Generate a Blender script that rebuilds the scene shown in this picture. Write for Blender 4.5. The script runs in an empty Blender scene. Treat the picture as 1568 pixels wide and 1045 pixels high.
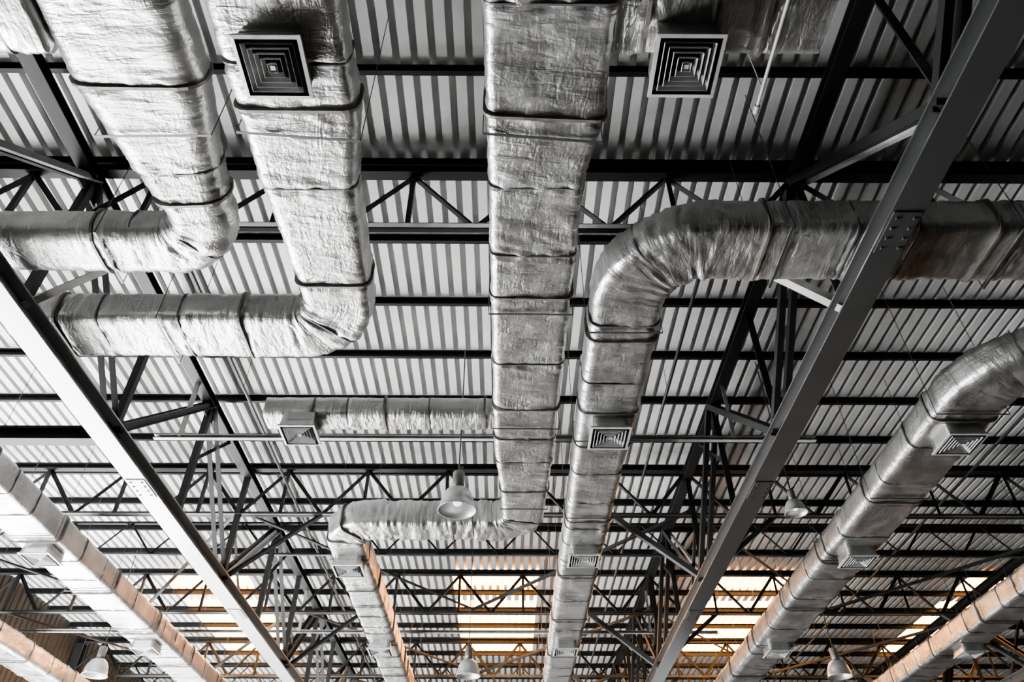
import bpy, bmesh, math, random
from mathutils import Vector, noise, Matrix
random.seed(7)
C0=1.6   # camera height; structural heights below are given above eye level
scene=bpy.context.scene
# ------------------------------------------------------------ materials
def new_mat(name):
    m=bpy.data.materials.new(name); m.use_nodes=True
    nt=m.node_tree; b=nt.nodes['Principled BSDF']; return m,nt,b
def noise_node(nt,scale,detail=4,rough=.5,dist=0,vec=None):
    n=nt.nodes.new('ShaderNodeTexNoise'); n.inputs['Scale'].default_value=scale
    n.inputs['Detail'].default_value=detail; n.inputs['Roughness'].default_value=rough
    n.inputs['Distortion'].default_value=dist
    if vec is not None: nt.links.new(vec,n.inputs['Vector'])
    return n
def ramp(nt,src,stops):
    r=nt.nodes.new('ShaderNodeValToRGB')
    e=r.color_ramp.elements
    e[0].position=stops[0][0]; e[0].color=(*stops[0][1],1)
    e[1].position=stops[-1][0]; e[1].color=(*stops[-1][1],1)
    for p,c in stops[1:-1]:
        k=e.new(p); k.color=(*c,1)
    nt.links.new(src,r.inputs[0]); return r
def math_node(nt,op,a,b=None,c=None):
    m=nt.nodes.new('ShaderNodeMath'); m.operation=op
    for i,x in enumerate((a,b,c)):
        if x is None: continue
        if isinstance(x,(int,float)): m.inputs[i].default_value=x
        else: nt.links.new(x,m.inputs[i])
    return m.outputs[0]
def foil(name,dark=(.25,.25,.243),light=(.47,.47,.462),metal=.92,rough=.36,bump=.62):
    m,nt,b=new_mat(name)
    tc=nt.nodes.new('ShaderNodeTexCoord'); v=tc.outputs['Object']
    n1=noise_node(nt,1.3,4,.55,.3,v)
    r=ramp(nt,n1.outputs['Fac'],[(.30,dark),(.60,light)])
    nt.links.new(r.outputs[0],b.inputs['Base Color'])
    b.inputs['Metallic'].default_value=metal
    n4=noise_node(nt,4,3,.6,0,v)
    r2=ramp(nt,n4.outputs['Fac'],[(.3,(rough-.07,)*3),(.7,(rough+.12,)*3)])
    nt.links.new(r2.outputs[0],b.inputs['Roughness'])
    # wrinkles: UV = (run length, girth) in metres
    def wr(sc,rot,det,dist):
        mp=nt.nodes.new('ShaderNodeMapping'); mp.inputs['Scale'].default_value=sc; mp.inputs['Rotation'].default_value=(0,0,rot)
        nt.links.new(tc.outputs['UV'],mp.inputs['Vector'])
        n=noise_node(nt,1.0,det,.5,dist,mp.outputs[0])
        return math_node(nt,'ABSOLUTE',math_node(nt,'SUBTRACT',n.outputs['Fac'],.5))
    r0=wr((9,1.8,1),.12,4,.5); r1=wr((4,13,1),.6,3,.4); r3=wr((15,6,1),-.5,3,.4)
    n2=noise_node(nt,26,3,.5,.2,v)
    na=noise_node(nt,1.7,2,.5,0,v)
    amt=math_node(nt,'MULTIPLY_ADD',na.outputs['Fac'],2.8,-.7); amt=math_node(nt,'MAXIMUM',amt,.25)
    s1=math_node(nt,'MULTIPLY_ADD',r1,-1.6,math_node(nt,'MULTIPLY',r3,-1.8))
    s1=math_node(nt,'MULTIPLY',s1,amt)
    hgt=math_node(nt,'MULTIPLY_ADD',r0,-3.2,math_node(nt,'MULTIPLY_ADD',n2.outputs['Fac'],.4,s1))
    bp=nt.nodes.new('ShaderNodeBump'); bp.inputs['Strength'].default_value=bump; bp.inputs['Distance'].default_value=.015
    nt.links.new(hgt,bp.inputs['Height']); nt.links.new(bp.outputs[0],b.inputs['Normal'])
    return m
def paint(name,c,c2=None,rough=.5,metal=0,scale=3,bump=.05,coat=0,spec=.5):
    m,nt,b=new_mat(name)
    tc=nt.nodes.new('ShaderNodeTexCoord'); v=tc.outputs['Object']
    n=noise_node(nt,scale,5,.6,.3,v)
    c2=c2 or tuple(x*.6 for x in c)
    r=ramp(nt,n.outputs['Fac'],[(.3,c2),(.6,c)])
    nt.links.new(r.outputs[0],b.inputs['Base Color'])
    b.inputs['Roughness'].default_value=rough; b.inputs['Metallic'].default_value=metal
    b.inputs['Specular IOR Level'].default_value=spec
    if coat: b.inputs['Coat Weight'].default_value=coat; b.inputs['Coat Roughness'].default_value=.2
    bp=nt.nodes.new('ShaderNodeBump'); bp.inputs['Strength'].default_value=bump; bp.inputs['Distance'].default_value=.01
    nt.links.new(n.outputs['Fac'],bp.inputs['Height']); nt.links.new(bp.outputs[0],b.inputs['Normal'])
    return m
def emit(name,c,s,c2=None):
    m,nt,b=new_mat(name)
    tc=nt.nodes.new('ShaderNodeTexCoord')
    n=noise_node(nt,.8,4,.6,.3,tc.outputs['Object'])
    r=ramp(nt,n.outputs['Fac'],[(.35,c2 or c),(.6,c)])
    nt.links.new(r.outputs[0],b.inputs['Emission Color']); b.inputs['Emission Strength'].default_value=s
    b.inputs['Base Color'].default_value=(*c,1)
    return m
M_FOIL=foil('insulation_foil')
M_TAPE=foil('foil_tape',(.03,.03,.03),(.10,.10,.10),.6,.4,.2)
M_FLANGE=paint('duct_flange_steel',(.12,.11,.10),(.045,.035,.03),.5,.5,6)
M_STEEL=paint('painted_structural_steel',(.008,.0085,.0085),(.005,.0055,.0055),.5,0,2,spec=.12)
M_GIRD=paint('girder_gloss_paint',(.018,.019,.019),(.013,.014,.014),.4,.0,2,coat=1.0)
M_GIRD_LIT=paint('girder_gloss_paint_lit',(.16,.163,.163),(.12,.122,.122),.4,.0,2,coat=1.0)  # same girder paint, with the strong light from the left put into its colour
M_BRACE=paint('brace_grey_paint',(.035,.036,.036),(.02,.021,.021),.45,.0,2,spec=.3)
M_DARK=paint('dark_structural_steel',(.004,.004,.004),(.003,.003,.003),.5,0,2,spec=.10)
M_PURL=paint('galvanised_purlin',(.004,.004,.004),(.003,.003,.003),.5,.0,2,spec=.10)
M_DECK=paint('metal_roof_deck',(.54,.545,.535),(.38,.385,.38),.42,.1,1.2)
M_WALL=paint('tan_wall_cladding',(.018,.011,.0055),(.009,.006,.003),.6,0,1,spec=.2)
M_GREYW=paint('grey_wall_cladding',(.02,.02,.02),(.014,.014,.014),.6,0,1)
M_FLOOR=paint('dark_sealed_floor',(.025,.025,.025),(.015,.015,.015),.6,0,.6,spec=.2)
M_BOUNCE=paint('pale_bounce_strip',(.62,.62,.61),(.52,.52,.51),.7,0,.6)  # unseen pale floor strip, added to bounce sunlight up at the left
M_APRON=paint('asphalt_apron',(.05,.05,.05),(.035,.035,.035),.8,0,.6)
M_SKY=emit('translucent_skylight_sheet',(1.0,.60,.17),30.0,(1.0,.34,.05))
M_GRILL=paint('diffuser_aluminium',(.38,.38,.375),(.24,.24,.235),.4,.2,5)
M_BLACK=paint('plenum_black',(.004,.004,.004),(.002,.002,.002),.8,spec=.1)
M_LAMP=paint('spun_aluminium_reflector',(.4,.4,.4),(.28,.28,.28),.35,.6,5)
M_BULB=emit('frosted_bulb',(1,.97,.92),2.5)
M_ROD=paint('zinc_rod',(.02,.02,.02),(.012,.012,.012),.4,.2)
M_WHITE=paint('light_grey_steel',(.24,.24,.235),(.15,.15,.145),.4,0,5)
# ------------------------------------------------------------ helpers
def finish(name,bm,mats,parent=None,smooth=False):
    me=bpy.data.meshes.new(name+'_mesh'); bm.normal_update(); bm.to_mesh(me); bm.free()
    for m in (mats if isinstance(mats,(list,tuple)) else [mats]): me.materials.append(m)
    if smooth:
        for p in me.polygons: p.use_smooth=True
    o=bpy.data.objects.new(name,me); scene.collection.objects.link(o)
    if parent: o.parent=parent
    return o
def empty(name,loc=(0,0,0)):
    e=bpy.data.objects.new(name,None); e.location=loc; scene.collection.objects.link(e); return e
def prof(kind,w,h,t=.012):
    a,b=w/2,h/2
    if kind=='box': return [(-a,-b),(a,-b),(a,b),(-a,b)]
    if kind=='L': return [(-a,-b),(a,-b),(a,-b+t),(-a+t,-b+t),(-a+t,b),(-a,b)]
    if kind=='C': return [(-a,-b),(a,-b),(a,-b+t),(-a+t,-b+t),(-a+t,b-t),(a,b-t),(a,b),(-a,b)]
    if kind=='I': return [(-a,-b),(a,-b),(a,-b+t),(t/2,-b+t),(t/2,b-t),(a,b-t),(a,b),(-a,b),(-a,b-t),(-t/2,b-t),(-t/2,-b+t),(-a,-b+t)]
    if kind=='O':
        n=10; return [(a*math.cos(2*math.pi*i/n),b*math.sin(2*math.pi*i/n)) for i in range(n)]
def member(bm,p,q,kind='box',w=.1,h=.1,t=.012,mi=0):
    p=Vector(p)+Vector((0,0,C0)); q=Vector(q)+Vector((0,0,C0))
    d=(q-p).normalized(); up=Vector((0,0,1))
    if abs(d.z)>.97: up=Vector((0,1,0))
    x=d.cross(up).normalized(); y=x.cross(d).normalized()
    P=prof(kind,w,h,t); n=len(P)
    A=[bm.verts.new(p+x*u+y*v) for u,v in P]; B=[bm.verts.new(q+x*u+y*v) for u,v in P]
    fs=[]
    for i in range(n):
        j=(i+1)%n; fs.append(bm.faces.new((A[i],A[j],B[j],B[i])))
    fs.append(bm.faces.new(A[::-1])); fs.append(bm.faces.new(B))
    for f in fs: f.material_index=mi
def boxc(bm,c,s,mi=0):
    member(bm,(c[0],c[1]-s[1]/2,c[2]),(c[0],c[1]+s[1]/2,c[2]),'box',s[0],s[2],mi=mi)
# ------------------------------------------------------------ roof (dovetail-rib metal deck)
H=8.0; PER=.21
XL,XR,YB,YF=-13.23,21.0,-8.0,34.0
def corr(name,x0,x1,y0,y1,mat,parent=None):
    bm=bmesh.new(); n=int(round((x1-x0)/PER)); pts=[]
    for i in range(n):
        b=x0+i*PER
        pts+= [(b,0),(b+.126,0),(b+.100,.14),(b+.230,.14)]
    pts.append((x0+n*PER,0))
    A=[bm.verts.new((x,y0,C0+H+z)) for x,z in pts]; B=[bm.verts.new((x,y1,C0+H+z)) for x,z in pts]
    for i in range(len(pts)-1): bm.faces.new((A[i],A[i+1],B[i+1],B[i]))
    return finish(name,bm,mat,parent)
sn=lambda x: XL+round((x-XL)/PER)*PER
sky=[(sn(a),sn(b)) for a,b in [(-9.3,-7.0),(-1.5,.75),(5.35,7.65),(12.4,14.5)]]
ys=[(YB,19.0,False),(19.0,20.1,True),(20.1,20.9,False),(20.9,25.7,True),(25.7,YF,False)]
ceil=empty('ceiling'); XRs=sn(XR)
for y0,y1,s in ys:
    if not s: corr('deck_sheet',XL,XRs,y0,y1,M_DECK,ceil)
    else:
        cur=XL
        for a,b in sky:
            corr('deck_sheet',cur,a,y0,y1,M_DECK,ceil); 
            o=corr('skylight_panel',a,b,y0,y1,M_SKY)
            cur=b
        corr('deck_sheet',cur,XRs,y0,y1,M_DECK,ceil)
bm=bmesh.new()
ypur=[5.8+1.3*k for k in range(-9,22)]
for y in ypur:
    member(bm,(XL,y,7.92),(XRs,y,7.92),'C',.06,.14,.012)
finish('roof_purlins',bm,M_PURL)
GX=[-5.2,3.6,12.4]
TY=[-1.5,5.8,13.1,18.3,23.5,28.7]
for ty in TY:
    bm=bmesh.new(); zt,zb=7.72,6.7
    member(bm,(XL,ty,zt),(XRs,ty,zt),'I',.14,.13,.016)
    member(bm,(XL,ty-.04,zb),(XRs,ty-.04,zb),'L',.06,.07,.012,1)
    member(bm,(XRs,ty+.04,zb),(XL,ty+.04,zb),'L',.06,.07,.012)
    x=GX[0]-.8*10; i=0
    while x<XRs-.8:
        a=(x,ty,zb if i%2==0 else zt-.05); b=(x+.8,ty,zt-.05 if i%2==0 else zb)
        if x>XL: 
            member(bm,a,b,'L',.075,.075,.01)
            if i%2: member(bm,(x,ty,zb),(x,ty,zt),'L',.06,.06,.008)
        x+=.8;i+=1
    for g in GX:
        for s in (-1,1):
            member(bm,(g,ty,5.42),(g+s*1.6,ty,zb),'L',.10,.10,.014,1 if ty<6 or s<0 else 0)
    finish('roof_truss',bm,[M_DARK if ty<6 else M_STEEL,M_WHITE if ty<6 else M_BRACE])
# lighter secondary joists between the trusses
for ty in (15.7,26.1):
    bm=bmesh.new(); zt,zb=7.80,7.05
    member(bm,(XL,ty,zt),(XRs,ty,zt),'L',.08,.08,.012)
    member(bm,(XL,ty,zb),(XRs,ty,zb),'L',.07,.07,.012,1)
    x=XL+.05; i=0
    while x<XRs-.65:
        a=(x,ty,zb if i%2==0 else zt); b=(x+.65,ty,zt if i%2==0 else zb)
        member(bm,a,b,'L',.045,.045,.008); x+=.65;i+=1
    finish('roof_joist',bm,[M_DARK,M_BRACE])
for g in GX:
    bm=bmesh.new(); zb,zt=5.32,7.55
    member(bm,(g,YB,zb),(g,YF,zb),'I',.30,.24,.02,1)
    member(bm,(g,YB,zt),(g,YF,zt),'I',.18,.16,.02)
    yy=5.8-2.43*5; i=1
    while yy<YF-2.5:
        top0=(i%2==0)
        a=(g,yy,zt if top0 else zb+.1); b=(g,yy+2.43,zb+.1 if top0 else zt)
        for s in (-.07,.07):
            member(bm,(a[0]+s,a[1],a[2]),(b[0]+s,b[1],b[2]),'L',.08,.10,.012,2 if (i%4==1 and s>0) else 0)
        member(bm,(g,yy,zb+.1),(g,yy,zt),'L',.10,.10,.012)
        if yy>9:   # sub-diagonals
            zm=(zb+zt)/2; member(bm,(g,yy,zm),(g,yy+1.2,zb+.1 if not top0 else zt),'L',.05,.05,.008)
        zz=zt-.16 if top0 else zb+.2
        boxc(bm,(g,yy,zz),(.02,.42,.26))
        yy+=2.43;i+=1
    for ys_ in (4.55,9.4,14.3,19.1):
        boxc(bm,(g,ys_,zb-.128),(.26,.5,.014),1)
        for dx in (-.08,.08):
            for dy in (-.18,-.06,.06,.18): boxc(bm,(g+dx,ys_+dy,zb-.142),(.025,.025,.016),1)
    finish('roof_girder',bm,[M_STEEL,M_GIRD_LIT if g<0 else M_GIRD,M_WHITE])
bm=bmesh.new()
member(bm,(-5.2,8.23,5.32),(XL,8.23,5.32),'I',.18,.20,.02)
finish('tie_beam',bm,M_DARK)
for y in (9.96,18.85):
    bm=bmesh.new(); member(bm,(-5.6 if y<10 else XL,y,6.42),(4.9 if y<10 else 5.3,y,6.42),'C',.07,.07,.01)
    for g in GX[:2]: 
        member(bm,(g,y,6.42),(g,y,7.5),'L',.06,.06,.01)
    finish('tie_beam',bm,M_WHITE)
bm=bmesh.new()
for i in range(2,len(TY)-1):
    y0,y1=TY[i],TY[i+1]
    for g0,g1 in ((GX[0],GX[1]),(GX[1],GX[2]),(XL+.5,GX[0])):
        m=(g0+g1)/2
        member(bm,(g0,y0,6.78),(m,y1,6.78),'L',.06,.06,.01); member(bm,(g1,y0,6.8),(m,y1,6.8),'L',.06,.06,.01)
finish('horizontal_bracing',bm,M_STEEL)
# ------------------------------------------------------------ ducts
def fillet(ctrl):
    out=[]
    for i,c in enumerate(ctrl):
        x,y,w=c[:3]; r=c[3] if len(c)>3 else 0
        if r and 0<i<len(ctrl)-1:
            P=Vector((x,y)); A=(Vector(ctrl[i-1][:2])-P).normalized(); B=(Vector(ctrl[i+1][:2])-P).normalized()
            ang=A.angle(B); t=r/math.tan(ang/2)
            S=P+A*t; E=P+B*t; n=(A+B).normalized(); ctr=P+n*(r/math.sin(ang/2))
            N=24; a0=S-ctr; a1=E-ctr
            tot=a0.angle_signed(a1)
            for k in range(N+1):
                a=-tot*k/N; v=Vector((a0.x*math.cos(a)-a0.y*math.sin(a),a0.x*math.sin(a)+a0.y*math.cos(a)))
                out.append((ctr.x+v.x,ctr.y+v.y,w,1))
        else: out.append((x,y,w,0))
    return out
def duct(ctrl,zb=5.6,h=.46,step=.03,seed=0,bands=.85,flev=None,corner=.08,name='insulated_air_duct',hang=True,amp=1.3):
    pts=fillet(ctrl)
    S=[0]
    for a,b in zip(pts,pts[1:]): S.append(S[-1]+math.hypot(b[0]-a[0],b[1]-a[1]))
    L=S[-1]
    def at(s):
        s=min(max(s,0),L)
        for i in range(len(S)-1):
            if s<=S[i+1]+1e-9:
                t=(s-S[i])/max(S[i+1]-S[i],1e-9); a,b=pts[i],pts[i+1]
                return [a[0]+(b[0]-a[0])*t,a[1]+(b[1]-a[1])*t,a[2]+(b[2]-a[2])*t,(a[3] and b[3])]
        return list(pts[-1])
    rnd=random.Random(seed)
    bl=[];s=.3
    while s<L:
        bl.append(s); s+=bands*rnd.uniform(.7,1.35)
    if flev: fl=list(flev)
    else:
        fl=[];s=1.1
        while s<L: fl.append(s); s+=2.3
    bl=[b for b in bl if all(abs(b-f)>.25 for f in fl)]
    bm=bmesh.new(); uvl=bm.loops.layers.uv.new('UVMap')
    n=int(L/step); rings=[]; svals=[]
    def section(w,hh,c):
        a,b=w/2,hh/2; P=[]
        segs=[('l',(-a+c,-b),(a-c,-b)),('a',(a-c,-b+c),-90),('l',(a,-b+c),(a,b-c)),('a',(a-c,b-c),0),
              ('l',(a-c,b),(-a+c,b)),('a',(-a+c,b-c),90),('l',(-a,b-c),(-a,-b+c)),('a',(-a+c,-b+c),180)]
        nl=[20,4,8,3,6,3,8,4]
        for (sg,k) in zip(segs,nl):
            if sg[0]=='l':
                for i in range(k): t=i/k; P.append((sg[1][0]+(sg[2][0]-sg[1][0])*t,sg[1][1]+(sg[2][1]-sg[1][1])*t))
            else:
                for i in range(k): t=math.radians(sg[2]+90*i/k); P.append((sg[1][0]+c*math.cos(t),sg[1][1]+c*math.sin(t)))
        return P
    gir=[0]; P0=section(ctrl[1][2],h,corner)
    for a,b in zip(P0,P0[1:]+P0[:1]): gir.append(gir[-1]+math.hypot(a[0]-b[0],a[1]-b[1]))
    for i in range(n+1):
        s=L*i/n; x,y,w,arc=at(s); x1,y1=at(s-.03)[:2]; x2,y2=at(s+.03)[:2]
        svals.append(s)
        d=Vector((x2-x1,y2-y1)).normalized(); side=Vector((d.y,-d.x))
        db=min([abs(s-b) for b in bl] or [9]); df=min([abs(s-f) for f in fl] or [9])
        pinch=-.010*math.exp(-(db/.035)**2)-.008*math.exp(-(df/.06)**2)
        near=min(db,df)
        wr=.8+1.3*math.exp(-(near/.14)**2)+(1.0 if arc else 0)
        ring=[]
        for j,(u,v) in enumerate(section(w,h,corner)):
            nu,nv=u/(w/2),v/(h/2); m=max(abs(nu),abs(nv)); 
            du,dv=(nu if abs(nu)>.85*m else nu*.2),(nv if abs(nv)>.85*m else nv*.2)
            sk=s+u*.45*noise.noise(Vector((s*.8,seed,2)))          # wrinkles run slightly askew
            w1=noise.noise(Vector((sk*7.0+seed*13,u*1.4,v*1.1)))
            r1=noise.noise(Vector((sk*13+seed*5,u*2.4+7,v*2.2)))
            rid=1-abs(r1)*3.2
            w2=noise.noise(Vector((s*2.2,u*6+seed,v*6)))
            edge=math.sin((u*37+v*31+seed+2*w2))*.004*math.exp(-(near/.08)**2)
            dd=pinch+amp*wr*(.008*w1+.0065*max(rid,-.2)+.005*w2)+edge
            uu=u+du*dd; vv=v+dv*dd
            ring.append(bm.verts.new((x+side.x*uu,y+side.y*uu,C0+zb+h/2+vv)))
        rings.append(ring)
    np_=len(rings[0])
    for i in range(len(rings)-1):
        a,b=rings[i],rings[i+1]
        for j in range(np_):
            k=(j+1)%np_; f=bm.faces.new((a[j],b[j],b[k],a[k]))
            for lp,(ss,gg) in zip(f.loops,((svals[i],gir[j]),(svals[i+1],gir[j]),(svals[i+1],gir[j+1]),(svals[i],gir[j+1]))):
                lp[uvl].uv=(ss+seed*7,gg)
    bm.faces.new(rings[0]); bm.faces.new(rings[-1][::-1])
    bmesh.ops.recalc_face_normals(bm,faces=bm.faces)
    root=finish(name,bm,M_FOIL,None,True)
    def ringmesh(bm,s,extra,half,mi=0):
        loops=[]
        for ds,ex in ((-half,-.03),(-half,extra),(half,extra),(half,-.03)):
            x,y,w,_=at(s); x1,y1=at(s-.03)[:2]; x2,y2=at(s+.03)[:2]
            d=Vector((x2-x1,y2-y1)).normalized(); side=Vector((d.y,-d.x))
            P=section(w+2*ex,h+2*ex,max(.02,corner+ex))
            loops.append([bm.verts.new((x+d.x*ds+side.x*u,y+d.y*ds+side.y*u,C0+zb+h/2+v)) for u,v in P])
        for a,b in zip(loops,loops[1:]):
            for j in range(len(a)):
                k=(j+1)%len(a); f=bm.faces.new((a[j],b[j],b[k],a[k])); f.material_index=mi
    bm=bmesh.new()
    for s in bl: ringmesh(bm,s,.010,.008,1)
    for s in fl: ringmesh(bm,s,.030,.014,0)
    finish('joint_bands',bm,[M_FLANGE,M_TAPE],root)
    if hang:
        bm=bmesh.new()
        s=.9
        while s<L:
            x,y,w,arc=at(s)
            if not arc:
                x1,y1=at(s-.03)[:2]; x2,y2=at(s+.03)[:2]
                d=Vector((x2-x1,y2-y1)).normalized(); side=Vector((d.y,-d.x))*(w/2+.035)
                for sg in (-1,1): member(bm,(x+sg*side.x,y+sg*side.y,zb-.03),(x+sg*side.x,y+sg*side.y,7.9),'O',.010,.010)
                member(bm,(x-side.x,y-side.y,zb-.03),(x+side.x,y+side.y,zb-.03),'L',.025,.02,.005)
            s+=2.3
        finish('hanger_rods',bm,M_ROD,root)
    return root
duct([(.315,.6,1.03),(.315,3.62,1.03),(.26,4.3,.89),(.235,9.2,.84),(.26,10.2,.72),(.26,11.62,.66,.5),(-2.82,11.62,.62,.5),(-2.84,30,.64)],seed=1,
     flev=[.8,3.02,5.27,7.4,9.6,12.0,13.7,16.2,18.6,21,23.5,26])
duct([(-1.83,.6,1.04),(-1.83,3.6,1.04),(-1.89,4.35,.90),(-1.9,6.6,.76,.62),(-5.75,6.6,.72)],seed=2,flev=[.8,2.96,5.1,6.9,9.0],h=.44,corner=.11)
duct([(-3.10,.6,1.14),(-3.13,3.4,1.12),(-3.12,4.0,.88),(-3.06,5.28,.66,.48),(-6.4,5.28,.60)],seed=3,flev=[.8,2.75,4.0,5.6],h=.46,corner=.19)
duct([(-3.70,2.72,.74),(-6.2,2.72,.74)],seed=4,flev=[.9],h=.42,name='branch_air_duct')
duct([(10.6,5.22,.82),(1.34,5.22,.80,.80),(1.34,8.0,.80),(1.34,10.0,.74),(1.31,30,.66)],seed=5,corner=.11)
duct([(11.0,6.95,.9),(6.13,6.95,.9,1.0),(6.13,30,.86)],seed=6,step=.05,corner=.12)
duct([(10.5,7.8,.8),(10.5,30,.8)],seed=7,step=.08)
duct([(-8.12,4,.82),(-8.12,30,.82)],seed=8,step=.06,amp=.8)
duct([(-11.9,6,.8),(-11.9,30,.8)],seed=9,step=.08)
duct([(-.20,8.58,.44),(-3.35,8.58,.44)],zb=5.76,h=.33,seed=10,flev=[.12,1.5],bands=.55,corner=.10,name='branch_air_duct',hang=False,amp=.8)
duct([(.84,2.85,.50),(2.55,2.85,.50)],zb=5.72,h=.36,seed=11,flev=[.25,1.2],bands=.5,corner=.05,name='branch_air_duct',hang=False)
# ------------------------------------------------------------ diffusers
def diffuser(x,y,zd,top,size=.56):
    root=empty('ceiling_diffuser',(x,y,C0+zd))
    bm=bmesh.new()
    def sq(hs,z): return [bm.verts.new((sx*hs,sy*hs,z)) for sx,sy in ((-1,-1),(1,-1),(1,1),(-1,1))]
    def loft(a,b,mi=0):
        for i in range(4):
            j=(i+1)%4; f=bm.faces.new((a[i],a[j],b[j],b[i])); f.material_index=mi
    hs=size/2
    loft(sq(hs,.0),sq(hs,.02)); loft(sq(hs,0),sq(hs*.89,-.004)); loft(sq(hs*.89,-.004),sq(hs*.87,.06),1)
    r=.76
    while r>.12:
        loft(sq(hs*r,-.005),sq(hs*(r-.065),.05)); loft(sq(hs*r,-.005),sq(hs*(r-.012),-.009)); loft(sq(hs*(r-.012),-.009),sq(hs*(r-.065),.045))
        r-=.155
    c=sq(hs*.07,.0); bm.faces.new(c)
    p=sq(hs*.88,.12); f=bm.faces.new(p); f.material_index=1
    finish('louvre_blades',bm,[M_GRILL,M_BLACK],root)
    bm=bmesh.new()
    hN=top-zd+.03
    def sq2(hs,z,n=6): 
        P=[]
        for (ax,ay),(bx,by) in (((-1,-1),(1,-1)),((1,-1),(1,1)),((1,1),(-1,1)),((-1,1),(-1,-1))):
            for i in range(n):
                t=i/n; P.append((hs*(ax+(bx-ax)*t),hs*(ay+(by-ay)*t)))
        return [bm.verts.new((u+.008*noise.noise(Vector((u*9,v*9,z*20+x))),v+.008*noise.noise(Vector((u*9+5,v*9,z*20+y))),z)) for u,v in P]
    R=[sq2(hs*.93,.015),sq2(hs*.9,.05),sq2(hs*.87,hN*.5),sq2(hs*.84,hN)]
    for a,b in zip(R,R[1:]):
        for i in range(len(a)): j=(i+1)%len(a); bm.faces.new((a[i],a[j],b[j],b[i]))
    finish('insulated_neck',bm,M_FOIL,root,True)
for x,y in [(-1.86,3.06),(1.36,8.38),(1.33,12.3),(1.32,17.2),(1.32,22.1),(6.13,8.5),(6.13,12.3),(6.13,17.3),(6.13,22.2),
            (-8.1,12.3),(-8.1,17.2),(-8.1,22),(-2.83,12.75),(-2.84,17.2),(-2.84,22.1),(10.5,12.3),(10.5,17.3),(-11.9,17.2)]:
    diffuser(x,y,5.40,5.6,.54)
diffuser(1.40,3.05,5.44,5.76,.54)
diffuser(-2.85,8.58,5.56,5.78,.50)
# ------------------------------------------------------------ high-bay lamps
def highbay(x,y,z=4.85,s=1.0):
    root=empty('high_bay_lamp',(x,y,C0+z))
    def lathe(nm,P,mat):
        bm=bmesh.new(); N=32; R=[]
        for r,zz in P: R.append([bm.verts.new((r*s*math.cos(2*math.pi*i/N),r*s*math.sin(2*math.pi*i/N),zz*s)) for i in range(N)])
        for a,b in zip(R,R[1:]):
            for i in range(N): j=(i+1)%N; bm.faces.new((a[i],a[j],b[j],b[i]))
        bmesh.ops.remove_doubles(bm,verts=bm.verts,dist=1e-5)
        bmesh.ops.recalc_face_normals(bm,faces=bm.faces)
        finish(nm,bm,mat,root,True)
    lathe('reflector',[(.06,.34),(.11,.33),(.17,.28),(.215,.20),(.24,.10),(.255,.0),(.272,-.01),(.265,-.015),(.248,-.002),(.232,.10),(.205,.19),(.16,.265),(.10,.31)],M_LAMP)
    lathe('ballast_housing',[(0,.60),(.07,.595),(.085,.57),(.085,.38),(.06,.33),(0,.33)],M_FLANGE)
    lathe('bulb',[(.02,.30),(.035,.24),(.06,.18),(.065,.13),(.05,.08),(.0,.055)],M_BULB)
    bm=bmesh.new(); member(bm,(0,0,.58*s-C0),(0,0,7.7-z-C0),'O',.022,.022)
    member(bm,(0,0,.60*s-C0),(.06,0,.68*s-C0),'O',.03,.03)
    finish('suspension_rod',bm,M_ROD,root)
for x,y in [(-.70,9.35),(-.84,17.0),(-8.95,17.0),(7.28,17.0)]: highbay(x,y)
highbay(4.12,9.6,4.95,.6)
bm=bmesh.new(); member(bm,(2.03,.5,5.38),(2.03,3.35,5.38),'O',.03,.03); member(bm,(2.03,3.35,5.38),(2.03,3.42,5.38),'O',.05,.05)
for y in (1.2,3.2): member(bm,(2.03,y,5.38),(2.03,y,7.8),'O',.010,.010)
finish('conduit_pipe',bm,M_WHITE)
for x,z in ((-4.3,7.2),(2.6,7.2),(8.8,7.2)):
    bm=bmesh.new(); member(bm,(x,6.1,z),(x,YF-.1,z),'O',.05,.05)
    for y in ypur[12::3]: member(bm,(x,y,z),(x,y,7.85),'O',.01,.01)
    finish('sprinkler_pipe',bm,M_ROD)
# ------------------------------------------------------------ shell
def wall(name,p,q,z0,z1,mat,period=.25,dep=.04):
    bm=bmesh.new(); p=Vector(p);q=Vector(q); L=(q-p).length; d=(q-p)/L; nrm=Vector((-d.y,d.x)); pts=[];s=0
    while s<L:
        pts+=[(s,0),(s+period*.6,0),(s+period*.7,dep),(s+period*.9,dep)]; s+=period
    A=[bm.verts.new((p.x+d.x*a+nrm.x*b,p.y+d.y*a+nrm.y*b,z0)) for a,b in pts]
    B=[bm.verts.new((p.x+d.x*a+nrm.x*b,p.y+d.y*a+nrm.y*b,z1)) for a,b in pts]
    for i in range(len(A)-1): bm.faces.new((A[i],A[i+1],B[i+1],B[i]))
    return finish(name,bm,mat)
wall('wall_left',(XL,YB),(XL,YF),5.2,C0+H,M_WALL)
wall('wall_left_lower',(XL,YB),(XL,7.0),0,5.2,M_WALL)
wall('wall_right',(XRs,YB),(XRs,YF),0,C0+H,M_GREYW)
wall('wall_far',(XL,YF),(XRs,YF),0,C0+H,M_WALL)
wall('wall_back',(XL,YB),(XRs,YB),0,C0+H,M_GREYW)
bm=bmesh.new(); v=[bm.verts.new(c) for c in ((-6.0,YB,0),(XRs,YB,0),(XRs,YF,0),(-6.0,YF,0))]; bm.faces.new(v)
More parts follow.
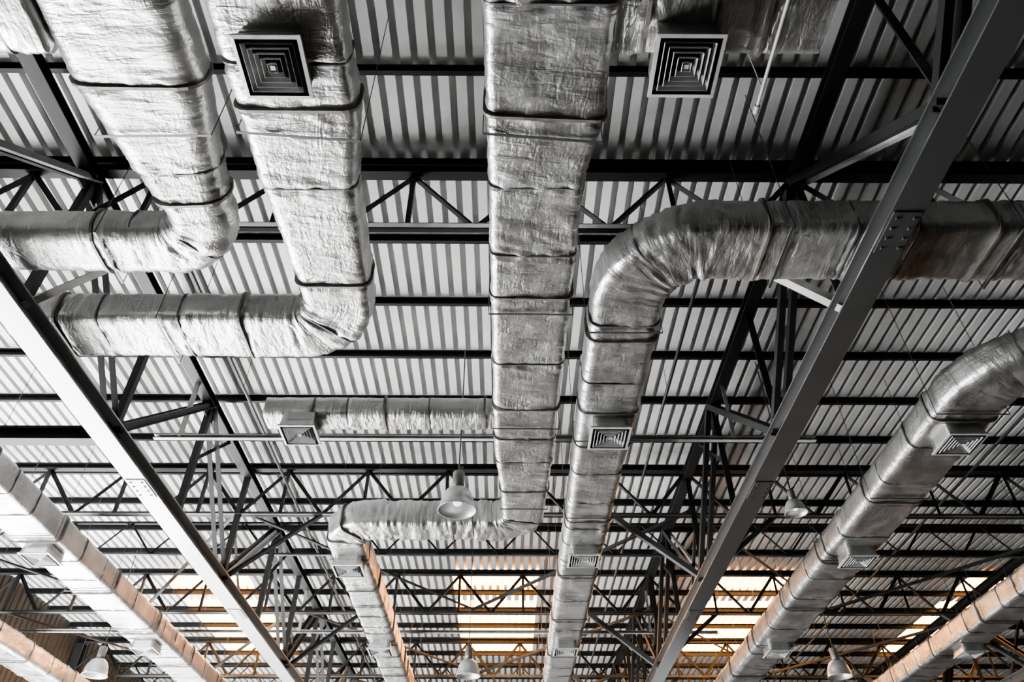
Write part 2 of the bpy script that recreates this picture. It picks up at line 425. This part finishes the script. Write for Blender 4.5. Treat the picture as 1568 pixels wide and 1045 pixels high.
v=[bm.verts.new(c) for c in ((XL,YB,0),(-6.0,YB,0),(-6.0,YF,0),(XL,YF,0))]; f=bm.faces.new(v); f.material_index=1
finish('floor',bm,[M_FLOOR,M_BOUNCE])
bm=bmesh.new(); v=[bm.verts.new(c) for c in ((-45,YB-10,-.02),(XL,YB-10,-.02),(XL,YF+25,-.02),(-45,YF+25,-.02))]; bm.faces.new(v)
finish('ground_apron',bm,M_APRON)
bm=bmesh.new()
for y in TY+[-6.5]:
    for g in GX+[XL+.15]:
        if g>XL+1 and y in (5.8,13.1,18.3,23.5): continue
        member(bm,(g,y,-C0),(g,y,5.2 if g>XL+1 else 7.6),'I',.25,.25,.02)
finish('steel_columns',bm,M_STEEL)
# ------------------------------------------------------------ lights
def area(name,loc,tgt,sx,sy,e,col):
    l=bpy.data.lights.new(name,'AREA'); l.shape='RECTANGLE'; l.size=sx; l.size_y=sy; l.energy=e; l.color=col
    o=bpy.data.objects.new(name,l); o.location=loc
    o.rotation_euler=(Vector(tgt)-Vector(loc)).to_track_quat('-Z','Y').to_euler(); scene.collection.objects.link(o); return o
area('daylight_left_doors',(XL+.8,16.0,1.9),(XL+6,16.0,7.2),18,3.2,14500,(.98,.99,1))
area('far_end_fill',(-2,YF-.5,2.6),(-2,20,7),20,3,250,(.95,.98,1))  # added fill for the far deck; the far wall has no opening
s=bpy.data.lights.new('sun','SUN'); s.energy=220; s.angle=math.radians(1); s.color=(.99,.99,1)
so=bpy.data.objects.new('sun',s); so.rotation_euler=Vector((1,-.12,-.75)).to_track_quat('-Z','Y').to_euler(); so.location=(-25,15,20); scene.collection.objects.link(so)
w=bpy.data.worlds.new('World'); scene.world=w; w.use_nodes=True
w.node_tree.nodes['Background'].inputs[0].default_value=(.9,.95,1,1); w.node_tree.nodes['Background'].inputs[1].default_value=.6
# ------------------------------------------------------------ camera
cd=bpy.data.cameras.new('cam'); cd.lens=26.0; cd.sensor_width=36; cam=bpy.data.objects.new('camera',cd)
cam.location=(0,0,C0); cam.rotation_euler=(math.radians(90+40.3),0,math.radians(-.39)); scene.collection.objects.link(cam); scene.camera=cam
